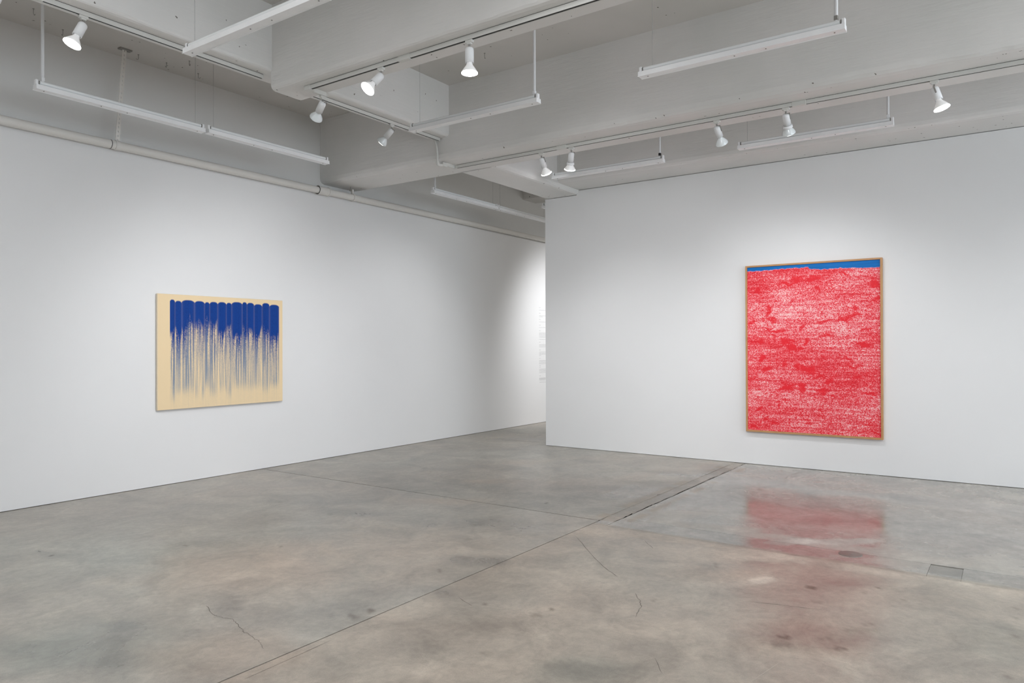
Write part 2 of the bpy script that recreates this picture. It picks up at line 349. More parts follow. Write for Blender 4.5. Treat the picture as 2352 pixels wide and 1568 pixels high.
# measured floor marks: centre, two half axes (m), kind, strength
STAINS = [
(1.75,3.82,0.235,-0.343,-0.122,-0.267,'d',0.80),
(1.75,3.82,0.272,-0.397,-0.153,-0.334,'c',0.60),
(2.01,3.89,0.092,-0.135,-0.050,-0.096,'d',0.40),
(1.79,4.78,0.057,-0.084,-0.072,-0.193,'d',0.60),
(2.18,4.81,0.077,-0.114,-0.056,-0.123,'d',0.40),
(2.27,5.39,0.439,-0.644,-0.573,-1.358,'c',0.50),
(2.12,3.59,0.078,-0.114,-0.052,-0.087,'d',0.50),
(2.50,3.77,0.060,-0.088,-0.110,-0.165,'d',0.60),
(2.58,3.40,0.097,-0.142,-0.084,-0.111,'d',0.45),
(2.80,3.18,0.126,-0.184,-0.092,-0.105,'d',0.50),
(3.24,3.16,0.167,-0.245,-0.116,-0.113,'d',0.45),
(2.97,3.66,0.092,-0.135,-0.097,-0.119,'l',0.35),
(3.07,4.23,0.403,-0.591,-0.432,-0.596,'w',0.60),
(2.05,3.24,0.241,-0.352,-0.146,-0.230,'w',0.70),
(3.79,3.71,0.533,-0.783,-0.569,-0.556,'w',0.50),
(4.58,4.83,0.165,-0.245,-0.120,-0.126,'d',0.60),
(4.99,6.57,0.186,-0.276,-0.110,-0.145,'d',0.45),
(5.03,7.25,0.335,-0.500,-0.167,-0.241,'l',0.40),
(4.74,5.44,0.213,-0.316,-0.120,-0.138,'d',0.50),
(4.03,3.03,0.154,-0.226,-0.106,-0.080,'d',0.70),
(3.94,3.26,0.069,-0.102,-0.073,-0.060,'d',0.50),
(4.81,3.65,0.306,-0.451,-0.151,-0.115,'d',0.60),
(4.89,3.14,0.157,-0.231,-0.102,-0.066,'d',0.50),
(4.68,3.25,0.173,-0.256,-0.086,-0.059,'l',0.50),
(5.04,2.86,0.136,-0.201,-0.093,-0.053,'l',0.50),
(4.99,2.50,0.196,-0.288,-0.122,-0.061,'d',0.55),
(3.40,2.65,0.190,-0.278,-0.165,-0.128,'d',0.55),
(3.33,2.84,0.033,-0.048,-0.052,-0.045,'d',0.70),
(3.14,2.32,0.106,-0.155,-0.069,-0.051,'d',0.40),
(2.94,1.61,0.102,-0.149,-0.110,-0.060,'d',0.75),
(2.94,1.61,0.125,-0.182,-0.134,-0.073,'c',0.50),
(2.92,2.36,0.140,-0.204,-0.087,-0.070,'d',0.35),
(2.63,2.49,0.146,-0.213,-0.083,-0.078,'d',0.40),
(3.28,1.95,0.168,-0.245,-0.100,-0.059,'l',0.50),
(3.49,1.62,0.129,-0.188,-0.117,-0.054,'l',0.40),
(3.35,1.53,0.086,-0.126,-0.088,-0.040,'d',0.45),
(3.47,2.20,0.084,-0.122,-0.068,-0.043,'l',0.40),
(2.51,2.66,0.061,-0.089,-0.058,-0.061,'l',0.45),
(2.64,2.13,0.138,-0.202,-0.086,-0.069,'l',0.40),
(3.50,1.32,0.098,-0.143,-0.152,-0.057,'l',0.40),
(4.09,1.29,0.125,-0.183,-0.135,-0.042,'l',0.25),
(3.95,0.90,0.178,-0.260,-0.178,-0.040,'d',0.80),
(3.95,0.90,0.203,-0.297,-0.238,-0.054,'w',0.50),
(3.84,0.99,0.020,-0.029,-0.023,-0.006,'D',1.00),
(4.72,1.04,0.015,-0.022,-0.025,-0.006,'D',1.00),
(3.86,0.72,0.017,-0.025,-0.014,-0.003,'D',0.90),
(3.74,0.98,0.030,-0.043,-0.027,-0.007,'D',0.50),
(4.06,0.58,0.112,-0.163,-0.096,-0.013,'d',0.50),
(4.17,0.65,0.051,-0.075,-0.032,-0.005,'D',0.35),
(3.95,0.80,0.018,-0.026,-0.018,-0.004,'D',0.50),
(4.68,1.30,0.040,-0.059,-0.069,-0.019,'L',0.90),
(5.20,1.39,0.222,-0.326,-0.095,-0.025,'l',0.80),
(5.21,1.66,0.159,-0.233,-0.087,-0.028,'l',0.70),
(5.55,1.74,0.206,-0.303,-0.111,-0.035,'d',0.35),
(5.87,1.21,0.222,-0.327,-0.091,-0.019,'L',0.60),
(5.87,1.84,0.118,-0.175,-0.083,-0.026,'l',0.60),
(5.78,0.46,0.269,-0.396,-0.116,-0.009,'l',0.70),
(5.26,0.30,0.242,-0.355,-0.095,-0.005,'l',0.60),
(4.90,1.54,0.182,-0.267,-0.115,-0.036,'d',0.40),
(4.99,0.85,0.170,-0.249,-0.101,-0.017,'d',0.40),
(4.62,1.62,0.191,-0.281,-0.157,-0.055,'w',0.40),
(4.07,2.42,0.320,-0.470,-0.310,-0.184,'l',0.25),
(6.39,0.50,0.335,-0.493,-0.313,-0.024,'d',0.50),
(9.03,1.09,0.160,-0.239,-0.233,-0.028,'d',0.30),
(7.22,0.25,0.244,-0.360,-0.282,-0.010,'d',0.35),
(4.87,0.28,0.168,-0.246,-0.162,-0.009,'l',0.25),
(4.41,0.08,0.112,-0.163,-0.260,-0.004,'c',0.50),
(4.68,0.44,0.414,-0.606,-0.956,-0.087,'c',0.35),
(7.53,3.33,0.325,-0.483,-0.244,-0.108,'l',0.40),
(6.87,3.43,0.331,-0.492,-0.188,-0.094,'d',0.40),
(6.30,3.48,0.217,-0.321,-0.145,-0.080,'d',0.35),
(7.60,4.50,0.206,-0.309,-0.161,-0.095,'d',0.35),
(6.11,2.45,0.194,-0.287,-0.142,-0.057,'l',0.50),
(7.91,3.78,0.260,-0.388,-0.165,-0.079,'l',0.40),
(7.01,5.39,0.355,-0.531,-0.174,-0.134,'d',0.40),
(8.62,5.99,0.315,-0.474,-0.145,-0.101,'d',0.50),
(9.58,6.48,0.231,-0.349,-0.111,-0.075,'d',0.60),
(7.75,5.17,0.187,-0.280,-0.232,-0.155,'w',0.50),
(6.42,4.75,0.188,-0.280,-0.103,-0.076,'w',0.60),
(6.54,4.34,0.132,-0.196,-0.124,-0.082,'d',0.40),
(5.42,4.43,0.236,-0.349,-0.122,-0.099,'w',0.50),
(8.60,3.01,0.099,-0.149,-0.273,-0.095,'d',0.70),
(8.71,3.13,0.083,-0.125,-0.250,-0.090,'w',0.70),
(8.59,2.87,0.069,-0.104,-0.150,-0.050,'D',0.35),
(8.42,1.78,0.032,-0.047,-0.054,-0.011,'D',0.30),
(5.61,2.91,0.106,-0.156,-0.070,-0.036,'w',0.40),
(7.59,2.19,0.013,-0.019,-0.046,-0.013,'D',0.60),
(6.71,2.08,0.011,-0.017,-0.036,-0.011,'D',0.60),
(6.03,0.87,0.011,-0.016,-0.016,-0.002,'D',0.60),
(5.93,0.73,0.011,-0.016,-0.013,-0.002,'D',0.50),
(6.45,1.31,0.020,-0.030,-0.078,-0.016,'d',0.40),
(6.29,1.56,0.029,-0.042,-0.061,-0.015,'d',0.30),
(4.86,1.70,0.008,-0.012,-0.014,-0.005,'D',0.50),
(4.80,1.65,0.012,-0.017,-0.014,-0.005,'D',0.50),
(4.79,0.75,0.006,-0.009,-0.011,-0.002,'D',0.80),
(4.93,0.70,0.005,-0.007,-0.009,-0.001,'D',0.80),
(4.78,0.54,0.010,-0.015,-0.016,-0.002,'D',0.45),
(4.64,0.57,0.006,-0.008,-0.008,-0.001,'D',0.70),
(4.44,0.36,0.005,-0.008,-0.009,-0.001,'D',0.90),
(4.47,0.18,0.004,-0.006,-0.008,-0.000,'D',0.90),
(4.53,0.00,0.008,-0.011,-0.013,0.000,'D',0.80),
(5.00,0.01,0.007,-0.010,-0.016,-0.000,'D',0.60),
(4.82,0.02,0.011,-0.016,-0.015,-0.000,'D',0.40),
(3.96,0.05,0.010,-0.015,-0.016,-0.000,'D',0.70),
(4.49,0.29,0.004,-0.006,-0.007,-0.000,'D',0.70),
(4.68,2.04,0.034,-0.050,-0.038,-0.016,'d',0.90),
(2.36,5.68,0.007,-0.010,-0.006,-0.014,'D',1.00),
(1.66,3.57,0.005,-0.007,-0.003,-0.007,'D',1.00),
(1.87,3.90,0.005,-0.008,-0.014,-0.029,'D',0.50),
(2.36,5.89,0.016,-0.024,-0.015,-0.038,'d',0.70),
(4.40,3.48,0.015,-0.022,-0.040,-0.031,'D',0.35),
(4.42,3.59,0.042,-0.062,-0.030,-0.024,'d',0.70),
(2.78,3.04,0.015,-0.022,-0.018,-0.020,'D',0.70),
(2.77,2.99,0.014,-0.020,-0.013,-0.014,'D',0.50),
(2.89,3.00,0.014,-0.020,-0.019,-0.020,'D',0.90),
(3.35,2.53,0.009,-0.012,-0.017,-0.013,'D',0.80),
(3.36,2.20,0.016,-0.024,-0.027,-0.018,'D',0.50),
(3.49,2.17,0.006,-0.008,-0.009,-0.005,'D',0.90),
(3.58,2.13,0.004,-0.006,-0.006,-0.004,'D',0.90),
(3.77,1.94,0.003,-0.004,-0.006,-0.003,'D',0.90),
(3.77,1.92,0.003,-0.004,-0.006,-0.003,'D',0.90),
(3.47,1.74,0.004,-0.006,-0.008,-0.004,'D',0.80),
(3.68,3.16,0.008,-0.012,-0.028,-0.024,'D',0.60),
(3.56,2.94,0.006,-0.009,-0.013,-0.011,'D',0.40),
(2.83,2.12,0.012,-0.018,-0.016,-0.012,'D',0.35),
(3.12,2.15,0.005,-0.008,-0.009,-0.007,'D',0.60),
(3.08,1.92,0.002,-0.004,-0.040,-0.025,'d',0.60),
(3.97,1.76,0.012,-0.017,-0.020,-0.009,'D',0.40),
(5.82,3.67,0.012,-0.017,-0.024,-0.015,'D',0.80),
(4.42,5.82,0.014,-0.021,-0.025,-0.032,'D',0.30),
(4.37,5.02,0.015,-0.023,-0.034,-0.039,'D',0.30),
(4.31,6.01,0.021,-0.031,-0.030,-0.042,'d',0.70),
(4.80,7.39,0.044,-0.066,-0.031,-0.048,'d',0.70),
(3.06,5.14,0.009,-0.014,-0.008,-0.013,'D',0.60),
(3.45,4.52,0.007,-0.011,-0.011,-0.015,'D',0.70),
(4.46,0.94,0.020,-0.029,-0.030,-0.006,'D',0.20),
(4.25,0.83,0.004,-0.006,-0.013,-0.003,'D',0.60),
(3.83,1.16,0.004,-0.006,-0.012,-0.004,'D',0.60),
(4.28,0.64,0.013,-0.019,-0.020,-0.003,'D',0.40),
(4.93,1.16,0.006,-0.009,-0.014,-0.003,'D',0.80),
(4.84,0.68,0.004,-0.006,-0.010,-0.001,'D',0.40),
]
CRACKS = {
'c1':[ (2.421,3.854),(2.366,3.694),(2.357,3.639),(2.383,3.544),(2.358,3.460),(2.318,3.359),(2.305,3.296),(2.286,3.196),(2.278,3.141),(2.236,3.063) ],
'c2':[ (3.231,0.977),(3.541,0.917) ],
'c3':[ (1.981,2.858),(2.195,2.861),(2.496,2.871) ],
'c4':[ (5.140,2.347),(4.957,2.194) ],
'c5':[ (4.954,2.848),(4.698,2.616),(4.376,2.303),(4.226,2.114) ],
'c6':[ (4.769,3.530),(4.644,3.351) ],
'c7':[ (3.355,2.743),(3.282,2.570) ],
'c8':[ (4.008,1.895),(3.903,1.812),(3.815,1.766),(3.653,1.722) ],
'c9':[ (4.259,1.291),(4.344,0.920) ],
'c10':[ (8.340,2.121),(8.591,2.132),(8.899,2.080) ],
'c11':[ (8.432,2.078),(8.839,2.066) ],
'c12':[ (6.895,2.077),(7.085,2.071) ],
'c13':[ (3.235,1.430),(3.105,1.334) ],
}
RED_SPOTS = [
(0.547,0.845,0.028,0.014),(0.830,0.728,0.035,0.019),(0.438,0.615,0.024,0.017),(0.255,0.606,0.088,0.011),(0.313,0.545,0.053,0.023),(0.361,0.515,0.067,0.013),(0.433,0.511,0.026,0.015),(0.466,0.541,0.019,0.022),(0.225,0.572,0.049,0.009),(0.034,0.659,0.041,0.010),(0.064,0.543,0.081,0.014),(0.104,0.435,0.030,0.023),(0.144,0.374,0.040,0.019),(0.292,0.406,0.019,0.011),(0.474,0.378,0.065,0.025),(0.418,0.392,0.038,0.011),(0.606,0.661,0.064,0.014),(0.741,0.662,0.079,0.014),(0.216,0.679,0.049,0.020),(0.156,0.718,0.025,0.054),(0.821,0.682,0.052,0.015),(0.810,0.404,0.048,0.009),(0.558,0.328,0.046,0.010),(0.640,0.315,0.032,0.015),(0.445,0.274,0.047,0.028),(0.594,0.252,0.055,0.017),(0.594,0.234,0.027,0.012),(0.667,0.221,0.022,0.010),(0.301,0.263,0.058,0.021),(0.213,0.223,0.039,0.006),(0.310,0.189,0.058,0.009),(0.081,0.124,0.030,0.007),(0.396,0.035,0.038,0.009),(0.040,0.018,0.041,0.006),(0.939,0.250,0.051,0.006),(0.836,0.333,0.043,0.015),(0.605,0.577,0.055,0.016),(0.863,0.518,0.043,0.013),(0.960,0.792,0.034,0.008),(0.402,0.914,0.057,0.021),(0.315,0.891,0.048,0.011),(0.752,0.928,0.053,0.011),(0.515,0.916,0.056,0.017),(0.066,0.851,0.041,0.009),(0.500,0.062,0.037,0.020),(0.137,0.076,0.020,0.011),(0.943,0.863,0.042,0.030),(0.907,0.603,0.051,0.009),(0.954,0.026,0.042,0.006),(0.784,0.439,0.053,0.008),(0.175,0.626,0.040,0.010),(0.252,0.164,0.029,0.005),(0.221,0.042,0.059,0.009),]
EDGE = [(0.010,0.9672),(0.097,0.9664),(0.198,0.9678),(0.325,0.9717),(0.422,0.9708),(0.483,0.9723),(0.489,0.9617),(0.553,0.9543),(0.590,0.9533),(0.681,0.9555),(0.788,0.9533),(0.875,0.9491),(0.984,0.9474),]

# ------------------------------------------------------------------ room geometry
YL, YU = 7.56, 7.70          # face of the lower / upper left wall
XR = 9.17                    # face of the right wall
ZC = 4.55                    # ceiling slab
XMIN, XMAX, YMIN = -4.6, 16.4, -6.6

# floor ------------------------------------------------------------
def vnoise(x, y, sc, seed):
    r = np.random.default_rng(seed); G = r.random((64, 64))
    xs, ys = x * sc + 100, y * sc + 100
    xi, yi = np.floor(xs).astype(int), np.floor(ys).astype(int)
    fx, fy = xs - xi, ys - yi
    fx, fy = fx*fx*(3-2*fx), fy*fy*(3-2*fy)
    g = lambda a, b: G[a % 64, b % 64]
    return (g(xi,yi)*(1-fx)+g(xi+1,yi)*fx)*(1-fy) + (g(xi,yi+1)*(1-fx)+g(xi+1,yi+1)*fx)*fy
KC = {'d': ((-.29, -.29, -.28), -.25), 'l': ((.20, .20, .20), .5), 'w': ((.085, -.01, -.07), 0), 'c': ((-.09, -.005, .0), 0),
      'D': ((-.52, -.55, -.58), .2), 'L': ((.42, .43, .45), .9)}
def stain(x, y):
    c = np.ones((len(x), 4)); c[:, 3] = .5
    wx = (vnoise(x, y, 3.1, 1) - .5) * .34 + (vnoise(x, y, 9, 2) - .5) * .12
    wy = (vnoise(x, y, 3.1, 3) - .5) * .34 + (vnoise(x, y, 9, 4) - .5) * .12
    for cx, cy, ax, ay, bx, by, k, s in STAINS:
        det = ax * by - ay * bx
        size = min(math.hypot(ax, ay), math.hypot(bx, by))
        wf = min(1, size * (4 if k in 'DL' else 2.2))
        dx, dy = x + wx * wf - cx, y + wy * wf - cy
        u = (dx * by - dy * bx) / det; v = (dy * ax - dx * ay) / det
        r = np.sqrt(u*u + v*v)
        if k in 'DL': w = np.clip((1.25 - r) / .35, 0, 1)
        else: w = np.clip((1.5 - r) / 1.1, 0, 1)
        w = w * w * (3 - 2 * w) * s
        if k in 'dl': w = w * (.55 + .9 * vnoise(x, y, 5.5, 9))
        (dr, dg, db), dd = KC[k]
        c[:, 0] *= 1 + dr * w; c[:, 1] *= 1 + dg * w; c[:, 2] *= 1 + db * w
        c[:, 3] += dd * w
    # chalky scuffs and finer blotches
    t = vnoise(x, y, 6.5, 41) * .6 + vnoise(x, y, 14, 42) * .4
    w = np.clip((t - .60) / .12, 0, 1) * np.clip(vnoise(x, y, .9, 43) * 2 - .6, 0, 1)
    c[:, :3] *= 1 + .10 * w[:, None]; c[:, 3] += .25 * w
    t = vnoise(x, y, 4.5, 51) * .6 + vnoise(x, y, 11, 52) * .4
    w = np.clip((t - .58) / .14, 0, 1) * np.clip(vnoise(x, y, .8, 53) * 2 - .5, 0, 1)
    c[:, :3] *= 1 - .12 * w[:, None]; c[:, 3] -= .12 * w
    # crusted, pale edges along the old trench and the repair band
    for d, amp in ((np.abs(y - 2.98) , 1), (np.abs(y - 2.70), 1)):
        w = np.clip(1 - d / .07, 0, 1) * (x > 5.6) * (x < 8.8) * (vnoise(x, y, 7, 21) > .38)
        c[:, 0] *= 1 - .04 * w; c[:, 1] *= 1 - .13 * w; c[:, 2] *= 1 - .22 * w; c[:, 3] += .3 * w
    for xc, wd in ((5.80, .13), (5.30, .12)):
        w = np.clip(1 - np.abs(x + wx * .25 - xc) / wd, 0, 1) * (y < 2.6)
        c[:, :3] *= 1 + .17 * w[:, None]; c[:, 3] += .6 * w
    # long polished lanes crossing the right-hand bay
    for xc, wd in ((6.75, .40), (7.9, .25)):
        w = np.clip(1.3 - np.abs(x + wx - xc) / wd, 0, 1) * (y < 3.4)
        c[:, 3] -= .42 * w; c[:, :3] *= 1 - .07 * w[:, None]
    # each pour of concrete has its own tone
    def region(w, t, d=0):
        w = w.astype(float)
        for i in range(3): c[:, i] *= 1 + (t[i] - 1) * w
        c[:, 3] += d * w
    n1 = vnoise(x, y, .5, 31)
    region((y < JY) & (x < 5.4), (1.06, 1.0, .935), .30)
    region((y >= JY) & (x < 5.5), (.985, .985, .96), .22)
    region((x >= 5.5) & (y >= 2.93), (.97, .975, .955), .34)
    region((x >= 5.65) & (y < 2.8), (1.0, 1.02, 1.02), .0)
    region(np.clip(1 - x / 5.4, 0, 1) * (y < .6) , (.95, 1.0, 1.04))
    c[:, :3] *= .5
    return np.clip(c, 0, 1)

def slab(name, x0, x1, y0, y1, z, mat, parent, step=.03, jag=None, th=.012):
    nx, ny = max(2, int((x1 - x0) / step) + 1), max(2, int((y1 - y0) / step) + 1)
    if nx * ny > 160000:
        k = math.sqrt(nx * ny / 160000); nx, ny = int(nx / k), int(ny / k)
    X, Y = np.meshgrid(np.linspace(x0, x1, nx), np.linspace(y0, y1, ny), indexing='ij')
    if jag:
        jx, jy = jag
        r = np.random.default_rng(5)
        if jy:
            Y[:, 0] += (r.random(nx) - .5) * jy; Y[:, -1] += (r.random(nx) - .5) * jy
        if jx:
            X[0, :] += (r.random(ny) - .5) * jx; X[-1, :] += (r.random(ny) - .5) * jx
    n = nx * ny
    co = np.empty((n + 4, 3)); co[:n, 0] = X.ravel(); co[:n, 1] = Y.ravel(); co[:n, 2] = z
    co[n:] = [(x0, y0, z - th), (x1, y0, z - th), (x1, y1, z - th), (x0, y1, z - th)]
    idx = np.arange(n).reshape(nx, ny)
    q = np.stack([idx[:-1, :-1], idx[1:, :-1], idx[1:, 1:], idx[:-1, 1:]], -1).reshape(-1, 4)
    me = bpy.data.meshes.new(name)
    sides = [list(idx[:, 0][::-1]) + [n, n + 1], list(idx[-1, :][::-1]) + [n + 1, n + 2], list(idx[:, -1]) + [n + 2, n + 3], list(idx[0, :]) + [n + 3, n]]
    sides = [[int(i) for i in s] for s in sides]
    me.from_pydata(co.tolist(), [], q.tolist() + sides)
    a = me.color_attributes.new('stain', 'FLOAT_COLOR', 'POINT')
    a.data.foreach_set('color', stain(co[:, 0], co[:, 1]).astype(np.float32).ravel())
    me.materials.append(mat); me.update()
    return link(name, me, parent)

floor = MB().box((XMIN - .2, YMIN - .2, -.25), (XMAX + .2, YU + .3, -.009)).build('floor', M_GAP)
tag(floor, 'worn grey polished concrete floor with saw-cut joints', kind='structure')
JX, JY, G = 5.53, 2.925, .0045
for (x0, x1, y0, y1) in (
        (XMIN, JX - .037, JY + G, YU), (XMIN, 5.36, YMIN, JY - G),
        (JX - .024, 9.40, JY + .015, YU), (9.41, XMAX, JY, YU), (5.68, XMAX, YMIN, 2.79)):
    slab('concrete_slab', x0, x1, y0, y1, 0, M_FLOOR, floor)
slab('trench_infill', 5.52, 9.6, 2.802, 2.927, -.002, M_TRENCH, floor, jag=(0, .03))
slab('repair_strip', 5.3615, 5.6785, .4805, 2.795, -.0006, M_STRIP, floor, jag=(.006, 0))
slab('repair_strip', 5.3615, 5.6785, YMIN, .2895, -.0006, M_STRIP, floor, jag=(.006, 0))
slab('repair_patch', 5.464, 5.662, .291, .479, -.0015, M_PATCH, floor)
slab('repair_strip', 5.3615, 5.4625, .291, .479, -.0006, M_STRIP, floor)
slab('concrete_slab', 5.363, 5.515, 2.799, JY - G, 0, M_FLOOR, floor)
cov = MB().lathe([(-.004, .078), (.0012, .078), (.0016, .074), (.0016, .02), (.003, .014), (.003, 0.001)], 40).build('access_cover', M_COVER, floor)
cov.location = (5.625, .975, 0)
for k, pts in CRACKS.items():
    w = .0035 if k not in ('c2', 'c3', 'c6') else .0028
    mat = M_LIGHTSCR if k in ('c2', 'c6') else M_CRACK
    P = []
    for i in range(len(pts) - 1):
        a, b_ = Vector(pts[i]), Vector(pts[i + 1])
        n = 5
        for j in range(n):
            t = j / n; p = a.lerp(b_, t)
            if k not in ('c2', 'c3'): p += Vector((random.uniform(-1, 1), random.uniform(-1, 1))) * .006
            P.append(p)
    P.append(Vector(pts[-1]))
    mb = MB(); vs = []; fs = []
    for i, p in enumerate(P):
        d = (P[min(i + 1, len(P) - 1)] - P[max(i - 1, 0)]).normalized(); nn = Vector((-d.y, d.x))
        ww = w * random.uniform(.25, .7) * (1 if 0 < i < len(P) - 1 else .2)
        vs += [(p + nn * ww).to_3d() + Vector((0, 0, .0006)), (p - nn * ww).to_3d() + Vector((0, 0, .0006))]
    fs = [(2*i, 2*i+1, 2*i+3, 2*i+2) for i in range(len(P) - 1)]
    mb.add(vs, fs).build('scratch' if mat is M_LIGHTSCR else 'crack', mat, floor)

# walls ------------------------------------------------------------
def wall(name, a, b, label, mat=M_WALL):
    return tag(MB().box(a, b).build(name, mat), label, kind='structure')
wall('wall_left', (XMIN, YL, .005), (XMAX, YU + .2, 3.545), 'tall white gallery wall with the blue canvas, on the left')
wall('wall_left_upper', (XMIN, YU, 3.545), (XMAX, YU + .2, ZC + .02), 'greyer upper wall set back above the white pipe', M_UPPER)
wall('trim_left', (XMIN, YL + .02, -.009), (XMAX, YU + .2, .005), 'grey strip painting the shadow line under the left wall', M_REVEAL)  # recessed strip, its shade put into the grey colour
tag(MB().box((XR, 5.235, .005), (XR + .13, 5.775, 3.683)).box((XR, YMIN, .005), (XR + .13, 5.235, 3.750)).build('wall_right', M_WALL), 'white partition wall with the red painting, on the right', kind='structure')
wall('trim_right', (XR + .015, YMIN, -.009), (XR + .115, 5.76, .005), 'grey strip painting the shadow line under the right partition', M_REVEAL)
wall('wall_far', (XMAX, YMIN - .2, -.02), (XMAX + .2, YU + .2, ZC), 'white end wall of the room beyond')
wall('wall_back', (XMIN - .2, YMIN - .2, -.02), (XMIN, YU + .2, ZC), 'white wall behind the viewpoint')
wall('wall_side', (XMIN, YMIN - .2, -.02), (XMAX, YMIN, ZC), 'white side wall out of view on the right')
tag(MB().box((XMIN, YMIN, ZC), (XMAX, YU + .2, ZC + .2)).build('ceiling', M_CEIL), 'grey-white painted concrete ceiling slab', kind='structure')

def beam(axis, n0, f0, s0, s1, zb, label, ch=.05, jit=.006, ends=True):
    """near face n0, far face f0 (perpendicular axis), span s0..s1; bottom zb. near arris rounded, edges a little uneven"""
    steps = max(2, int(abs(s1 - s0) / .07))
    sg = 1 if f0 > n0 else -1
    r = random.Random(int(zb * 1000 + n0 * 77))
    vs = []; K = 8
    j1 = j2 = 0
    for i in range(steps + 1):
        s = s0 + (s1 - s0) * i / steps
        j1 = j1 * .7 + r.uniform(-1, 1) * jit; j2 = j2 * .6 + r.uniform(-1, 1) * jit * 1.4
        prof = [(n0, ZC + .01), (n0, zb + ch), (n0 + sg * ch * .18, zb + ch * .45 + j1), (n0 + sg * ch * .5, zb + ch * .14 + j1 * .6), (n0 + sg * ch * 1.1, zb),
                (f0 - sg * .02, zb), (f0 + sg * j2 - sg * .003, zb + .008 + abs(j2)), (f0, ZC + .01)]
        for p, z in prof: vs.append((p, s, z) if axis == 'Y' else (s, p, z))
    fs = []
    for i in range(steps):
        for k in range(K - 1):
            fs.append((i*K+k, i*K+k+1, i*K+K+k+1, i*K+K+k))
        fs.append((i*K+K-1, i*K, i*K+K, i*K+K+K-1))
    fs += [tuple(range(K)), tuple(range(steps * K + K - 1, steps * K - 1, -1))]
    mb = MB(); mb.add(vs, fs)
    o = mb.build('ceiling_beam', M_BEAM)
    bm_fix(o)
    return tag(o, label, kind='structure')
def bm_fix(o):
    import bmesh
    bm = bmesh.new(); bm.from_mesh(o.data); bmesh.ops.recalc_face_normals(bm, faces=bm.faces); bm.to_mesh(o.data); bm.free()
    for p in o.data.polygons: p.use_smooth = False
beam('X', 5.435, 5.72, XMIN, 6.53, 3.953, 'narrow shallow beam parallel to the left wall, carrying a light track', ch=.03)
beam('Y', 4.062, 4.41, 5.452, YMIN, 3.789, 'deep beam crossing overhead with its square end showing', ch=.045)
beam('Y', 6.52, 7.15, YU + .01, YMIN, 3.69, 'deep long beam running from the left wall across the room', ch=.07)
beam('X', 5.20, 5.75, 7.12, XR + .12, 3.69, 'broad low beam from the cross beam to the end of the partition', ch=.06)
beam('Y', 8.57, XR + .13, 5.25, YMIN, 3.757, 'beam resting just above the right partition wall', ch=.06)
beam('Y', 11.42, 11.9, YU + .01, YMIN, 4.28, 'shallow far beam seen past the partition edge', ch=.03)

# pipe along the left wall ----------------------------------------
PY, PZ, PR = 7.485, 3.545, .044
pipe = empty('wall_pipe', (0, PY, PZ))
tag(pipe, 'long white painted pipe running along the top of the left wall', 'pipe')
MB().tube([(x, 0, 0) for x in np.linspace(XMIN + .02, XMAX - .02, 40)], PR, 20).build('pipe_run', M_PIPE, pipe)
MB().tube([(6.30, 0, 0), (6.305, 0, 0)], PR + .018, 20).tube([(6.30, 0, 0), (6.47, 0, 0)], PR + .010, 20).tube([(6.465, 0, 0), (6.475, 0, 0)], PR + .018, 20).build('coupling', M_PIPE, pipe)
MB().tube([(6.90, 0, 0), (6.915, 0, 0)], PR + .012, 20).box((6.895, -.01, .045), (6.92, .02, .11)).build('pipe_clamp', M_PIPE, pipe)
MB().lathe([(.09, .006), (.15, .006)], 8, T=Matrix.Translation((6.88, .01, 0))).lathe([(.085, .014), (.1, .014)], 6, T=Matrix.Translation((6.88, .01, 0))).build('clamp_bolt', M_METAL, pipe)
MB().tube([(3.655, 0, 0), (3.66, 0, 0)], PR + .002, 20).build('joint_ring', M_DARK, pipe)
# perforated strap from ceiling to the pipe
def strap(x, z0, z1, lean):
    mb = MB(); n = 22; w = .021; t = .003
    for k in range(n):
        a = z0 + (z1 - z0) * k / n; b_ = z0 + (z1 - z0) * (k + 1) / n; m0 = a + (b_ - a) * .3; m1 = a + (b_ - a) * .7
        ox = lean * (k / n)
        for (xa, xb, za, zb2) in ((-w, w, a, m0), (-w, -w * .25, m0, m1), (w * .25, w, m0, m1), (-w, w, m1, b_)):
            mb.box((x + xa + ox, -t, za), (x + xb + ox, t, zb2))
    return mb
st = empty('pipe_strap', (0, PY - .01, 0)); tag(st, 'white perforated metal strap hanging from the ceiling to hold the pipe', 'strap')
strap(3.722, PZ + .03, ZC, .075).build('strap', M_PIPE, st)
MB().tube([(3.70, .01 + 0, PZ), (3.745, .01, PZ)], PR + .006, 20).build('saddle', M_PIPE, st)
MB().box((3.74, -.03, ZC - .012), (3.86, .03, ZC)).build('foot_plate', M_METAL, st)

# conduit -----------------------------------------------------------
cd = empty('electrical_conduit', (6.5, 5.6, 3.9)); tag(cd, 'thin curved white conduit down the cross beam face to its light track', 'conduit')
cp = [(6.49, 5.95, 4.10), (6.49, 5.80, 4.066), (6.49, 5.73, 4.03), (6.49, 5.66, 3.97), (6.49, 5.62, 3.91), (6.49, 5.598, 3.84), (6.49, 5.59, 3.76), (6.49, 5.59, 3.69), (6.492, 5.59, 3.655)]
MB().tube([Vector(p) - Vector((6.5, 5.6, 3.9)) for p in cp], .013, 10).build('tube', M_TRACK, cd)
MB().tube([Vector(p) - Vector((6.5, 5.6, 3.9)) for p in ((6.49, 5.59, 3.675), (6.495, 5.59, 3.645), (6.53, 5.59, 3.64), (6.60, 5.59, 3.655))], .019, 12).build('elbow', M_TRACK, cd)
MB().box((.075, -.03, -.262), (.15, .012, -.215)).build('junction_box', M_TRACK, cd)

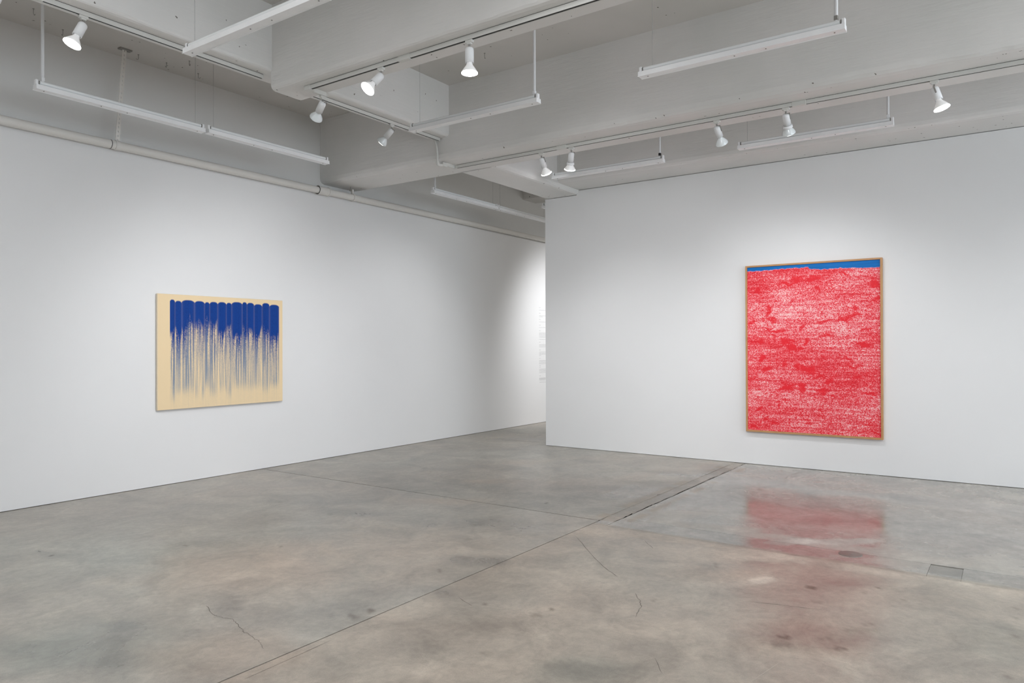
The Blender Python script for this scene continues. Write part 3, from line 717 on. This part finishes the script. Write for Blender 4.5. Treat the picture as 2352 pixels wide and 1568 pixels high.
# light tracks -------------------------------------------------------
TH, TW = .038, .035
SG = .004
def track(axis, near, ztop, s0, s1, couplers=(), sign=1):
    """near = coordinate of the face nearer the viewpoint"""
    mb = MB()
    sl = .009
    for (a, b_, za, zb) in ((0, .005, -TH, -SG), (.026, TW, -TH, -SG), (.005, .026, -TH * .6, -SG)):
        if axis == 'Y': mb.box((near + a, min(s0, s1), ztop + za), (near + b_, max(s0, s1), ztop + zb))
        else: mb.box((min(s0, s1), near + a, ztop + za), (max(s0, s1), near + b_, ztop + zb))
    e = empty('light_track')
    mb.build('track_rail', M_TRACK, e)
    # dark slot lining
    a, b_ = .0052, .0258
    if axis == 'Y': MB().box((near + a, min(s0, s1) + .002, ztop - TH * .93), (near + b_, max(s0, s1) - .002, ztop - TH * .55)).build('slot', M_DARK, e)
    else: MB().box((min(s0, s1) + .002, near + a, ztop - TH * .93), (max(s0, s1) - .002, near + b_, ztop - TH * .55)).build('slot', M_DARK, e)
    if axis == 'Y': MB().box((near + .004, min(s0, s1), ztop - SG), (near + TW - .004, max(s0, s1), ztop)).build('shade_strip', M_DARK, e)  # dark strip between rail and beam, painting the shade there
    else: MB().box((min(s0, s1), near + .004, ztop - SG), (max(s0, s1), near + TW - .004, ztop)).build('shade_strip', M_DARK, e)
    for c in couplers:
        q = MB()
        if axis == 'Y': q.box((near - .003, c - .06, ztop - TH - .003), (near + TW + .003, c + .06, ztop), ch=.002)
        else: q.box((c - .06, near - .003, ztop - TH - .003), (c + .06, near + TW + .003, ztop), ch=.002)
        q.build('coupler', M_TRACK, e)
    return e
T1X, T1Z = 4.168, 3.789
T2X, T2Z = 6.795, 3.69
TAY, TAZ = 5.553, 3.953
t = track('Y', T1X, T1Z, YMIN + .1, 5.05, (3.937, 0.8)); tag(t, 'white light track under the nearer cross beam, with two lit spotlights', 'light track')
MB().box((T1X - .006, 5.05, T1Z - TH - .003), (T1X + .06, 5.125, T1Z), ch=.002).box((T1X + .06, 5.085, T1Z - TH), (T1X + .215, 5.085 + TW, T1Z), ch=.002).build('corner_piece', M_TRACK, t)
MB().tube([(T1X + .21, 5.10, T1Z - .02), (T1X + .25, 5.12, T1Z - .01), (4.46, 5.3, 3.85), (4.49, 5.45, 3.915), (4.50, 5.57, 3.935)], .015, 10).build('flexible_link', M_TRACK, t)
t = track('X', TAY, TAZ, XMIN + .1, 4.058, (2.20,)); tag(t, 'white light track under the narrow beam, left of the nearer cross beam', 'light track')
t = track('X', TAY, TAZ, 4.50, 6.50, ()); tag(t, 'white light track under the narrow beam between the two cross beams', 'light track')
t = track('Y', T2X, T2Z, YMIN + .1, 5.56, (4.07, 1.584, -1.0)); tag(t, 'longest white light track, under the farther cross beam facing the right wall', 'light track')
MB().box((T2X - .004, 5.55, T2Z - TH - .002), (T2X + TW + .004, 5.60, T2Z), ch=.002).box((6.64, 5.572, T2Z - TH), (T2X + .01, 5.607, T2Z), ch=.002).build('corner_piece', M_TRACK, t)

# spotlights -----------------------------------------------------------
def make_shape():
    S = {}
    S['adapter'] = MB().box((-.032, -.015, -.020), (.032, .015, .0), ch=.003).box((-.018, -.012, -.032), (.018, .012, -.018), ch=.002)
    S['swivel'] = MB().lathe([(-.050, .007), (-.028, .007)], 10).box((-.010, -.004, -.058), (.010, .004, -.040), ch=.001)
    # local -Z is the aiming direction; the pivot is at the rear of the holder
    S['lamp_holder'] = MB().lathe([(.010, .012), (.007, .022), (0, .029), (-.010, .032), (-.105, .032), (-.105, .0285), (-.060, .0285), (-.060, .001)], 28, cap1=False)
    S['bulb'] = MB().lathe([(-.062, .019), (-.112, .020), (-.124, .026), (-.142, .039), (-.162, .052), (-.176, .0585), (-.183, .0595)], 36, cap0=True, cap1=False)
    S['collar'] = MB().lathe([(-.100, .034), (-.104, .040), (-.124, .043), (-.127, .040), (-.127, .030)], 28, cap0=False, cap1=False)
    S['lens'] = MB().lathe([(-.1775, .0598), (-.1832, .0604), (-.188, .050), (-.192, .028), (-.193, .001)], 36, cap0=False, cap1=True)
    S['flat_lens'] = MB().lathe([(-.1832, .0575), (-.188, .050), (-.192, .028), (-.193, .001)], 36, cap0=False, cap1=True)
    S['tension_clip'] = MB().box((.030, -.006, -.05), (.037, .006, .012), ch=.001).box((.004, -.005, .006), (.034, .005, .012), ch=.001)
    return S
SH = make_shape()
MESH = {}
def spot(pos, axis, d, label, lit_lens=True, collar=False, energy=60, size=90, blend=1.0, col=LAMP, beam=None):
    """pos: point on the underside of the track; d: aiming direction"""
    e = empty('track_spotlight', pos)
    tag(e, label, 'spotlight', 'white track spotlights')
    def part(nm, mat, parent):
        key = (nm, mat.name)
        if key in MESH: return link(nm, MESH[key], parent)
        o = SH[nm].build(nm, mat, parent); MESH[key] = o.data; return o
    ad = part('adapter', M_TRACK, e)
    if axis == 'Y': ad.rotation_euler.z = math.pi / 2
    part('swivel', M_METAL, e)
    d = Vector(d).normalized()
    q = d.to_track_quat('-Z', 'Y')
    def orient(o):
        o.rotation_euler = q.to_euler()
        o.location = Vector((0, 0, -.062))
    h = part('lamp_holder', M_WHITE, e); orient(h)
    c = part('tension_clip', M_METAL, e); orient(c)
    b = part('bulb', M_GLOWBULB if lit_lens else M_BULB, e); orient(b)
    if collar:
        c = part('collar', M_WHITE, e); orient(c)
    l = part('lens' if lit_lens else 'flat_lens', M_LENS, e); orient(l)
    l.name = 'lens'
    ld = bpy.data.lights.new('spot_beam', 'SPOT'); ld.energy = energy; ld.spot_size = math.radians(size); ld.spot_blend = blend
    ld.shadow_soft_size = .06; ld.color = col
    lo = bpy.data.objects.new('spot_beam', ld); COL.objects.link(lo); lo.parent = e
    lo.rotation_euler = q.to_euler(); lo.location = Vector((0, 0, -.062)) + d * .215
    return e
S1 = T1X + TW / 2; S2 = T2X + TW / 2; SA = TAY + TW / 2
ZA, Z1, Z2 = TAZ - TH, T1Z - TH, T2Z - TH
spot((1.99, SA, ZA), 'X', (-.2, .5, -.8), 'white track spotlight cut off by the top left corner', energy=EL * 0.200)
spot((2.53, SA, ZA), 'X', (-.41, .05, -.93), 'brightly lit spotlight on the narrow-beam track near the left edge', energy=EL * 0.200)
spot((4.355, 5.103, Z1 - .001), 'X', (.23, .72, -.465), 'white spotlight at the track corner, seen from behind with white bulb', size=72, energy=EL * 0.180, lit_lens=False)
spot((5.71, SA, ZA), 'X', (-.02, .80, -.60), 'pale spotlight just left of the batten that ends near the curved conduit', size=72, energy=EL * 0.120, lit_lens=False)
spot((S1, 4.20, Z1), 'Y', (-.65, .21, -.77), 'glaring lit spotlight tilted left under the nearer cross beam', energy=EL * 0.730)
spot((S1, 3.29, Z1), 'Y', (0, 0, -1), 'glaring lit spotlight pointing straight down under the nearer cross beam', energy=EL * 0.730)
spot((S2, 4.335, Z2), 'Y', (.51, .01, -.73), 'spotlight with only a thin bright lens edge, first on the longest track', energy=ER * 0.562)
spot((S2, 3.95, Z2), 'Y', (.32, .29, -.77), 'collared spotlight with one glowing edge, second on the longest track', collar=True, energy=ER * 0.562)
spot((S2, 2.34, Z2), 'Y', (.64, -.03, -.63), 'spotlight with clear white bulb, just left of the far hanging batten', lit_lens=False, energy=ER * 0.448)
spot((S2, 1.70, Z2), 'Y', (.58, .02, -.66), 'spotlight with wide white bulb above the far hanging batten', lit_lens=False, collar=True, energy=ER * 0.448)
spot((S2, .53, Z2), 'Y', (0, -.3, -.97), 'brightly lit spotlight at the right end of the longest track', energy=ER * 0.324)
# added unseen spots without fixtures, placed to brighten the walls and paintings
def hidden_beam(pos, aim, energy, size, soft, col=LAMP):
    ld = bpy.data.lights.new('spot_beam', 'SPOT'); ld.energy = energy; ld.spot_size = math.radians(size); ld.spot_blend = 1.0
    ld.shadow_soft_size = soft; ld.color = col
    lo = bpy.data.objects.new('spot_beam', ld); COL.objects.link(lo); lo.location = pos
    lo.rotation_euler = (Vector(aim) - Vector(pos)).to_track_quat('-Z', 'Y').to_euler()
for hb in HIDDEN: hidden_beam(*hb)

# hanging fluorescent battens ---------------------------------------------
FZ = 3.65; FL = 1.53; SCREW = None
def batten(start, axis, label, rod=None, wires=(), length=FL, clamp=None):
    """start: the end with the lower coordinate; rod / wires: distances from start"""
    global SCREW
    e = empty('hanging_batten', (start[0], start[1], FZ))
    tag(e, label, 'ceiling light', 'hanging fluorescent battens')
    if axis == 'Y': e.rotation_euler.z = math.pi / 2
    w = .040
    # local x along the batten; near side is local -y for X battens, +y (world -x) for Y battens
    mb = MB()
    L = length
    prof = [(-w, .0), (-w, .004), (-w * .90, .006), (-w * .86, .040), (w * .86, .040), (w * .90, .006), (w, .004), (w, 0), (w * .9, -.001), (w * .78, .003), (-w * .78, .003), (-w * .9, -.001)]
    vs = [(x, y, z) for x in (0, L) for y, z in prof]; n = len(prof)
    fs = [(i, (i + 1) % n, n + (i + 1) % n, n + i) for i in range(n)] + [tuple(range(n - 1, -1, -1)), tuple(range(n, 2 * n))]
    mb.add(vs, fs); ch = mb.build('channel', M_FIXT, e)
    for x in (.07, L * .35, L * .5, L - .07):
        o = link('screw', SCREW.data, ch) if SCREW else MB().lathe([(-.001, .005), (.004, .005)], 8).build('screw', M_METAL, ch)
        SCREW = SCREW or o; o.location = (x, 0, 0)
    MB().tube([(.035, 0, .064), (L - .035, 0, .064)], .0165, 16).build('fluorescent_tube', M_TUBE, e)
    for x0 in (0.0, L - .024):
        s = MB().box((x0, -.018, .036), (x0 + .024, .018, .084), ch=.004)
        s.build('tube_socket', M_FIXT, e)
        k = .026 if x0 == 0 else L - .030
        MB().lathe([(0, .0175), (.004, .0175)], 14, T=Matrix.Translation((k, 0, .064)) @ Matrix.Rotation(math.pi / 2, 4, 'Y')).build('end_cap_ring', M_METAL, e)
    if rod is not None:
        MB().lathe([(.075, .0125), (ZC - FZ, .0125)], 12, T=Matrix.Translation((rod, .0, 0))).build('hanger_rod', M_WHITE, e)
        MB().box((rod - .013, -.015, .082), (rod + .013, .015, .115), ch=.003).build('rod_clamp', clamp or M_WHITE, e)
    for x in wires:
        MB().lathe([(.040, .0018), (ZC - FZ, .0018)], 6, T=Matrix.Translation((x, .0, 0))).build('hanger_wire', M_WIRE, e)
    return e
# X-direction pair in the bay beside the left wall
batten((2.66, 6.70), 'X', 'hanging fluorescent batten at upper left, nearest the left edge', rod=.06, wires=(1.44,))
batten((4.215, 6.68), 'X', 'hanging fluorescent batten continuing the one at upper left', wires=(.07, 1.45), length=1.555)
batten((7.70, 6.72), 'X', 'dim hanging fluorescent batten beyond the low beam, by the left wall', rod=.05, wires=(1.43,))
batten((9.28, 6.73), 'X', 'dim hanging fluorescent batten ending at the partition edge', wires=(.06, 1.37), length=1.5)
# Y-direction battens
batten((3.0, 3.48), 'Y', 'large hanging fluorescent batten running off the top, nearest the viewpoint', rod=.10, wires=(1.43,))
batten((5.385, 3.455), 'Y', 'hanging fluorescent batten between the two cross beams, left of centre', rod=.045, wires=(1.41,))
batten((5.36, .94), 'Y', 'hanging fluorescent batten high on the right, between the two cross beams', rod=.06, wires=(1.42,), clamp=M_METAL)
batten((7.99, 3.38), 'Y', 'hanging fluorescent batten before the left half of the right wall', rod=.05, wires=(1.43,), clamp=M_BLACK)
batten((7.966, .966), 'Y', 'hanging fluorescent batten before the right half of the right wall', rod=.05, wires=(1.43,))
batten((9.60, 4.56), 'Y', 'hanging fluorescent batten barely showing past the partition top corner', rod=.05, wires=(1.43,))

# small ceiling hooks -----------------------------------------------------
hk = MB(); p = [(0, 0, 0), (0, 0, -.05), (.002, 0, -.062), (.012, 0, -.072), (.024, 0, -.066), (.028, 0, -.054)]
hk.tube(p, .0035, 6).lathe([(-.004, .012), (0, .012)], 8)
hm = hk.build('ceiling_hook', M_METAL)
HK = [(2.868, 7.249, 'little metal ceiling hook nearest the top left corner'), (3.221, 7.50, 'little metal ceiling hook just above the lit spotlight'), (3.951, 7.50, 'first little metal ceiling hook right of the pipe strap'),
      (4.239, 7.47, 'second little metal ceiling hook right of the pipe strap'), (4.353, 7.225, 'little metal ceiling hook just under the large batten end'),
      (4.613, 7.48, 'little metal ceiling hook below and right of the large batten end'), (6.012, 4.526, 'little metal ceiling hook right of the downward spotlight')]
for i, (x, y, lb) in enumerate(HK):
    o = hm if i == 0 else hm.copy()
    if i: COL.objects.link(o)
    o.location = (x, y, ZC); o.rotation_euler.z = .6 + i; o.scale = (.75, .75, .75)
    tag(o, lb, 'hook', 'small ceiling hooks')

# paintings ---------------------------------------------------------------
def smooth2(a, sy, sx):
    def k1(a, s, ax):
        if s <= 0: return a
        r = int(s * 3) + 1; x = np.arange(-r, r + 1); k = np.exp(-x*x / (2*s*s)); k /= k.sum()
        pad = [(0, 0), (0, 0)]; pad[ax] = (r, r); b = np.pad(a, pad, mode='wrap')
        out = np.zeros_like(a)
        for i, w in enumerate(k):
            out += w * (b[i:i + a.shape[0], :] if ax == 0 else b[:, i:i + a.shape[1]])
        return out
    a = k1(k1(a, sy, 0), sx, 1)
    return (a - a.mean()) / (a.std() + 1e-9)
def sstep(a, b, x):
    t = np.clip((x - a) / (b - a), 0, 1); return t * t * (3 - 2 * t)
def lin(c):
    c = np.asarray(c, float) / 255
    return np.where(c <= .04045, c / 12.92, ((c + .055) / 1.055) ** 2.4)
def painted_sheet(name, img, origin, uvec, vvec, mat, parent):
    """img rows from top to bottom, linear colours; a fine flat mesh coloured per vertex"""
    h, w, _ = img.shape
    U = np.linspace(0, 1, w); V = np.linspace(1, 0, h)
    o, u, v = np.array(origin), np.array(uvec), np.array(vvec)
    P = o + U[None, :, None] * u + V[:, None, None] * v
    idx = np.arange(h * w).reshape(h, w)
    q = np.stack([idx[:-1, :-1], idx[1:, :-1], idx[1:, 1:], idx[:-1, 1:]], -1).reshape(-1, 4)
    me = bpy.data.meshes.new(name)
    me.vertices.add(h * w); me.vertices.foreach_set('co', P.astype(np.float32).ravel())
    nq = len(q)
    me.loops.add(nq * 4); me.loops.foreach_set('vertex_index', q.astype(np.int32).ravel())
    me.polygons.add(nq); me.polygons.foreach_set('loop_start', (np.arange(nq) * 4).astype(np.int32))
    me.update(calc_edges=True)
    a = me.color_attributes.new('paint', 'FLOAT_COLOR', 'POINT')
    c = np.ones((h * w, 4), np.float32); c[:, :3] = img.reshape(-1, 3)
    a.data.foreach_set('color', c.ravel())
    me.materials.append(mat)
    return link(name, me, parent)

# left: a cream canvas with blue paint dragged down from its top edge
def art_blue(H=420, Wd=520):
    yy, xx = np.mgrid[0:H, 0:Wd]; v = yy / (H - 1); u = xx / (Wd - 1)
    r = np.random.default_rng(3)
    # irregular, unevenly wide, touching brush passes
    edges = [.085]
    while edges[-1] < .93: edges.append(edges[-1] + r.uniform(.03, .11))
    edges[-1] = .968
    ux = np.linspace(0, 1, Wd)
    solid = np.zeros(Wd); topv = np.zeros(Wd); tail = np.ones(Wd) * .9; load = np.ones(Wd); rim = np.zeros(Wd)
    for a, b_ in zip(edges[:-1], edges[1:]):
        mk = (ux >= a) & (ux < b_); c = (ux[mk] - a) / (b_ - a) * 2 - 1
        solid[mk] = r.uniform(.22, .40); tail[mk] = r.uniform(.86, .97); load[mk] = r.uniform(.75, 1.1)
        topv[mk] = r.uniform(.022, .05) + .018 * np.abs(c) ** 3; rim[mk] = np.abs(c) ** 8
    col_n = smooth2(r.standard_normal((4, Wd)), 0, 1.0)[0]; col_m = smooth2(r.standard_normal((4, Wd)), 0, 5)[0]
    str_n = smooth2(r.standard_normal((H, Wd)), 34, .8); grain = smooth2(r.standard_normal((H, Wd)), 1.2, .7)
    inside = sstep(0, .010, v - topv[None]) * (ux > .085)[None] * (ux < .968)[None]
    s = solid + .03 * col_m
    f = (v - s[None]) / (tail - s)[None]                     # 0 at the end of the full load, 1 at the tail
    body = 1 - sstep(-.10, .06, f)
    scum = np.exp(-np.clip(f, 0, 2) / .42) * load[None]     # semi-covering pigment thinning out
    streak = np.clip(.60 + .30 * str_n + .28 * col_n[None], 0, 1.3)
    wash = (.95 * scum * np.clip(.72 + .26 * grain + .30 * str_n + .22 * col_n[None], 0, 1.4) + .62 * (1 - sstep(.80, 1.03, f)) * streak * (1 - body))
    A = np.clip(body + (1 - body) * wash, 0, 1)
    A = A * (1 - .38 * (rim[None] * (1 - body * .75))) * inside
    cream = lin((238, 214, 174)); blue = lin((0, 60, 142)); deep = lin((0, 42, 112)); thin_ = lin((150, 160, 168))
    g = (.35 * sstep(0, 2, grain + col_n[None]))[..., None]
    bl = blue * (1 - g) + deep * g
    wk = np.clip(body + (1 - body) * np.exp(-np.clip(f, 0, 2) / .38), 0, 1)[..., None]
    pig = bl * wk + thin_ * (1 - wk)
    return cream * (1 - A[..., None]) + pig * A[..., None]

def art_red(H=780, Wd=560):
    yy, xx = np.mgrid[0:H, 0:Wd]; v = 1 - yy / (H - 1); u = xx / (Wd - 1)
    r = np.random.default_rng(8)
    nz = smooth2(r.standard_normal((H, Wd)), .8, .9); nz2 = smooth2(r.standard_normal((H, Wd)), .9, 4.5)
    curl = 1 - np.abs(smooth2(r.standard_normal((H, Wd)), 1.15, 1.25)) * 2.2       # curving, letter-like lines
    big = smooth2(r.standard_normal((H, Wd)), 42, 60); midn = smooth2(r.standard_normal((H, Wd)), 9, 22); hstr = smooth2(r.standard_normal((H, Wd)), 2.0, 45)
    row = np.cos(2 * np.pi * (yy + 2.2 * big) / (H / 125.0))
    solidm = np.zeros((H, Wd))
    wu = .012 * midn; wv = .008 * smooth2(r.standard_normal((H, Wd)), 9, 9)
    for cx, cy, rx, ry in RED_SPOTS:
        d = np.sqrt(((u + wu - cx) / (rx * .95)) ** 2 + ((v + wv - cy) / (ry * .95)) ** 2)
        solidm = np.maximum(solidm, 1 - sstep(.25, 1.3, d))
    den = .20 * big + .17 * midn + .24 * hstr + .45 * np.exp(-((v - .74) / .10) ** 2) * 1 + .2 * np.exp(-((v - .2) / .08) ** 2) - .35 * (v > .86) * (1 - u)
    val = .50 * nz + .60 * curl + .20 * nz2 + .26 * row + den - 1.9 * solidm
    mk = sstep(-1.95, 2.05, val)
    red = lin((234, 40, 52)); redd = lin((204, 36, 50)); pink = lin((246, 132, 142)); pale = lin((252, 214, 212))
    t1 = sstep(.12, .70, mk)[..., None]; t2 = sstep(.62, 1.0, mk)[..., None]
    k = (sstep(.2, 2.0, -nz * .7 - den - .3 * row) * .55)[..., None]
    img = (red * (1 - k) + redd * k) * (1 - t1) + pink * t1; img = img * (1 - t2 * .9) + pale * t2 * .9
    EU = np.array([e[0] for e in EDGE]); EV = np.array([e[1] for e in EDGE])
    edge = np.interp(u[0], (EU - .014) / .972, (EV - .010) / .98) + .0012 * smooth2(r.standard_normal((4, Wd)), 0, 3)[0]
    ab = sstep(-.0012, .0012, v - edge[None])[..., None]
    img = img * (1 - ab) + lin((0, 108, 186)) * (1 + .05 * hstr[..., None]) * ab
    lip = (np.exp(-((v - edge[None]) / .0016) ** 2))[..., None] * .6
    return img * (1 - lip) + lin((222, 170, 205)) * lip

BX0, BX1, BZ0, BZ1 = 4.160, 5.772, .813, 2.071
pa = empty('blue_painting', ((BX0 + BX1) / 2, YL - .001, BZ0))
tag(pa, 'cream canvas with deep blue paint fading downward, on the left wall', 'painting')
OX, OY, OZ = (BX0 + BX1) / 2, YL, BZ0
MB().box((BX0 - OX + .002, -.040, .002), (BX1 - OX - .002, -.012, BZ1 - OZ - .002), ch=.003).build('canvas', M_CANVAS_RAW, pa)
MB().box((BX0 - OX + .06, -.0125, .06), (BX1 - OX - .06, 0, BZ1 - OZ - .06)).build('stretcher', M_WOOD, pa)
painted_sheet('painted_face', art_blue(), (BX0 - OX + .004, -.0408, .004), (BX1 - BX0 - .008, 0, 0), (0, 0, BZ1 - BZ0 - .008), attr_mat('blue_painting_paint', .6, .2, 400), pa)

# right: red field of pale marks under a blue band, thin wooden frame
RY0, RY1, RZ0, RZ1 = 1.232, 2.776, .414, 2.485       # y runs right to left in the picture
RD = .055
OY, OZ = (RY0 + RY1) / 2, RZ0
pb = empty('red_painting', (XR - .001, OY, OZ))
tag(pb, 'large red and white painting with blue top band in thin wood frame', 'painting')
fwid = .021
hw = (RY1 - RY0) / 2; hh = RZ1 - RZ0
for a, b_ in (((-RD, -hw, 0), (0, -hw + fwid, hh)), ((-RD, hw - fwid, 0), (0, hw, hh)), ((-RD, -hw + fwid, 0), (0, hw - fwid, fwid)), ((-RD, -hw + fwid, hh - fwid), (0, hw - fwid, hh))):
    MB().box(a, b_, ch=.0015).build('frame_rail', M_WOOD, pb)
MB().box((-RD + .016, -hw + fwid + .003, fwid + .003), (-.01, hw - fwid - .003, hh - fwid - .003)).build('canvas', M_CANVAS_RAW, pb)
iy = hw - fwid - .001
painted_sheet('painted_face', art_red(), (-RD + .0145, iy, fwid + .001), (0, -2 * iy, 0), (0, 0, hh - 2 * fwid - .002), attr_mat('red_painting_paint', .55, .25, 350), pb)

# wall text on the left wall beside the partition: lines too small to read
tx = MB(); r = random.Random(4)
def zrow(k): return 2.231 - (k - 190) * (2.231 - .782) / (1408 - 190)
ROWS = [(190, .05), (232, 1), (282, .05), (321, 1), (340, .12), (384, .05), (424, 1), (475, .05), (514, 1), (566, .05), (602, .9), (620, 1), (637, .8), (656, .95), (674, .7), (708, .8), (754, .05), (794, 1), (811, 1), (832, .3),
        (881, .05), (916, 1), (936, 1), (951, 1), (970, .06), (1020, .04), (1054, .95), (1072, 1), (1090, .7), (1108, .4), (1136, .05), (1161, .05), (1195, .9), (1212, 1), (1230, 1), (1250, .6), (1303, .05), (1336, .85), (1351, 1), (1358, .6), (1375, .7), (1408, .5)]
for k, ln in ROWS:
    z = zrow(k); x = 11.77; end = 11.77 + ln * 1.15
    while x < end:
        w_ = r.uniform(.012, .05)
        tx.box((x, YL - .0012, z - .0026), (min(x + w_, end), YL, z + .0026))
        x += w_ + .008
o = tx.build('wall_lettering', M_TEXT)
tag(o, 'column of tiny grey printed lines on the left wall beside the partition edge', 'wall text')
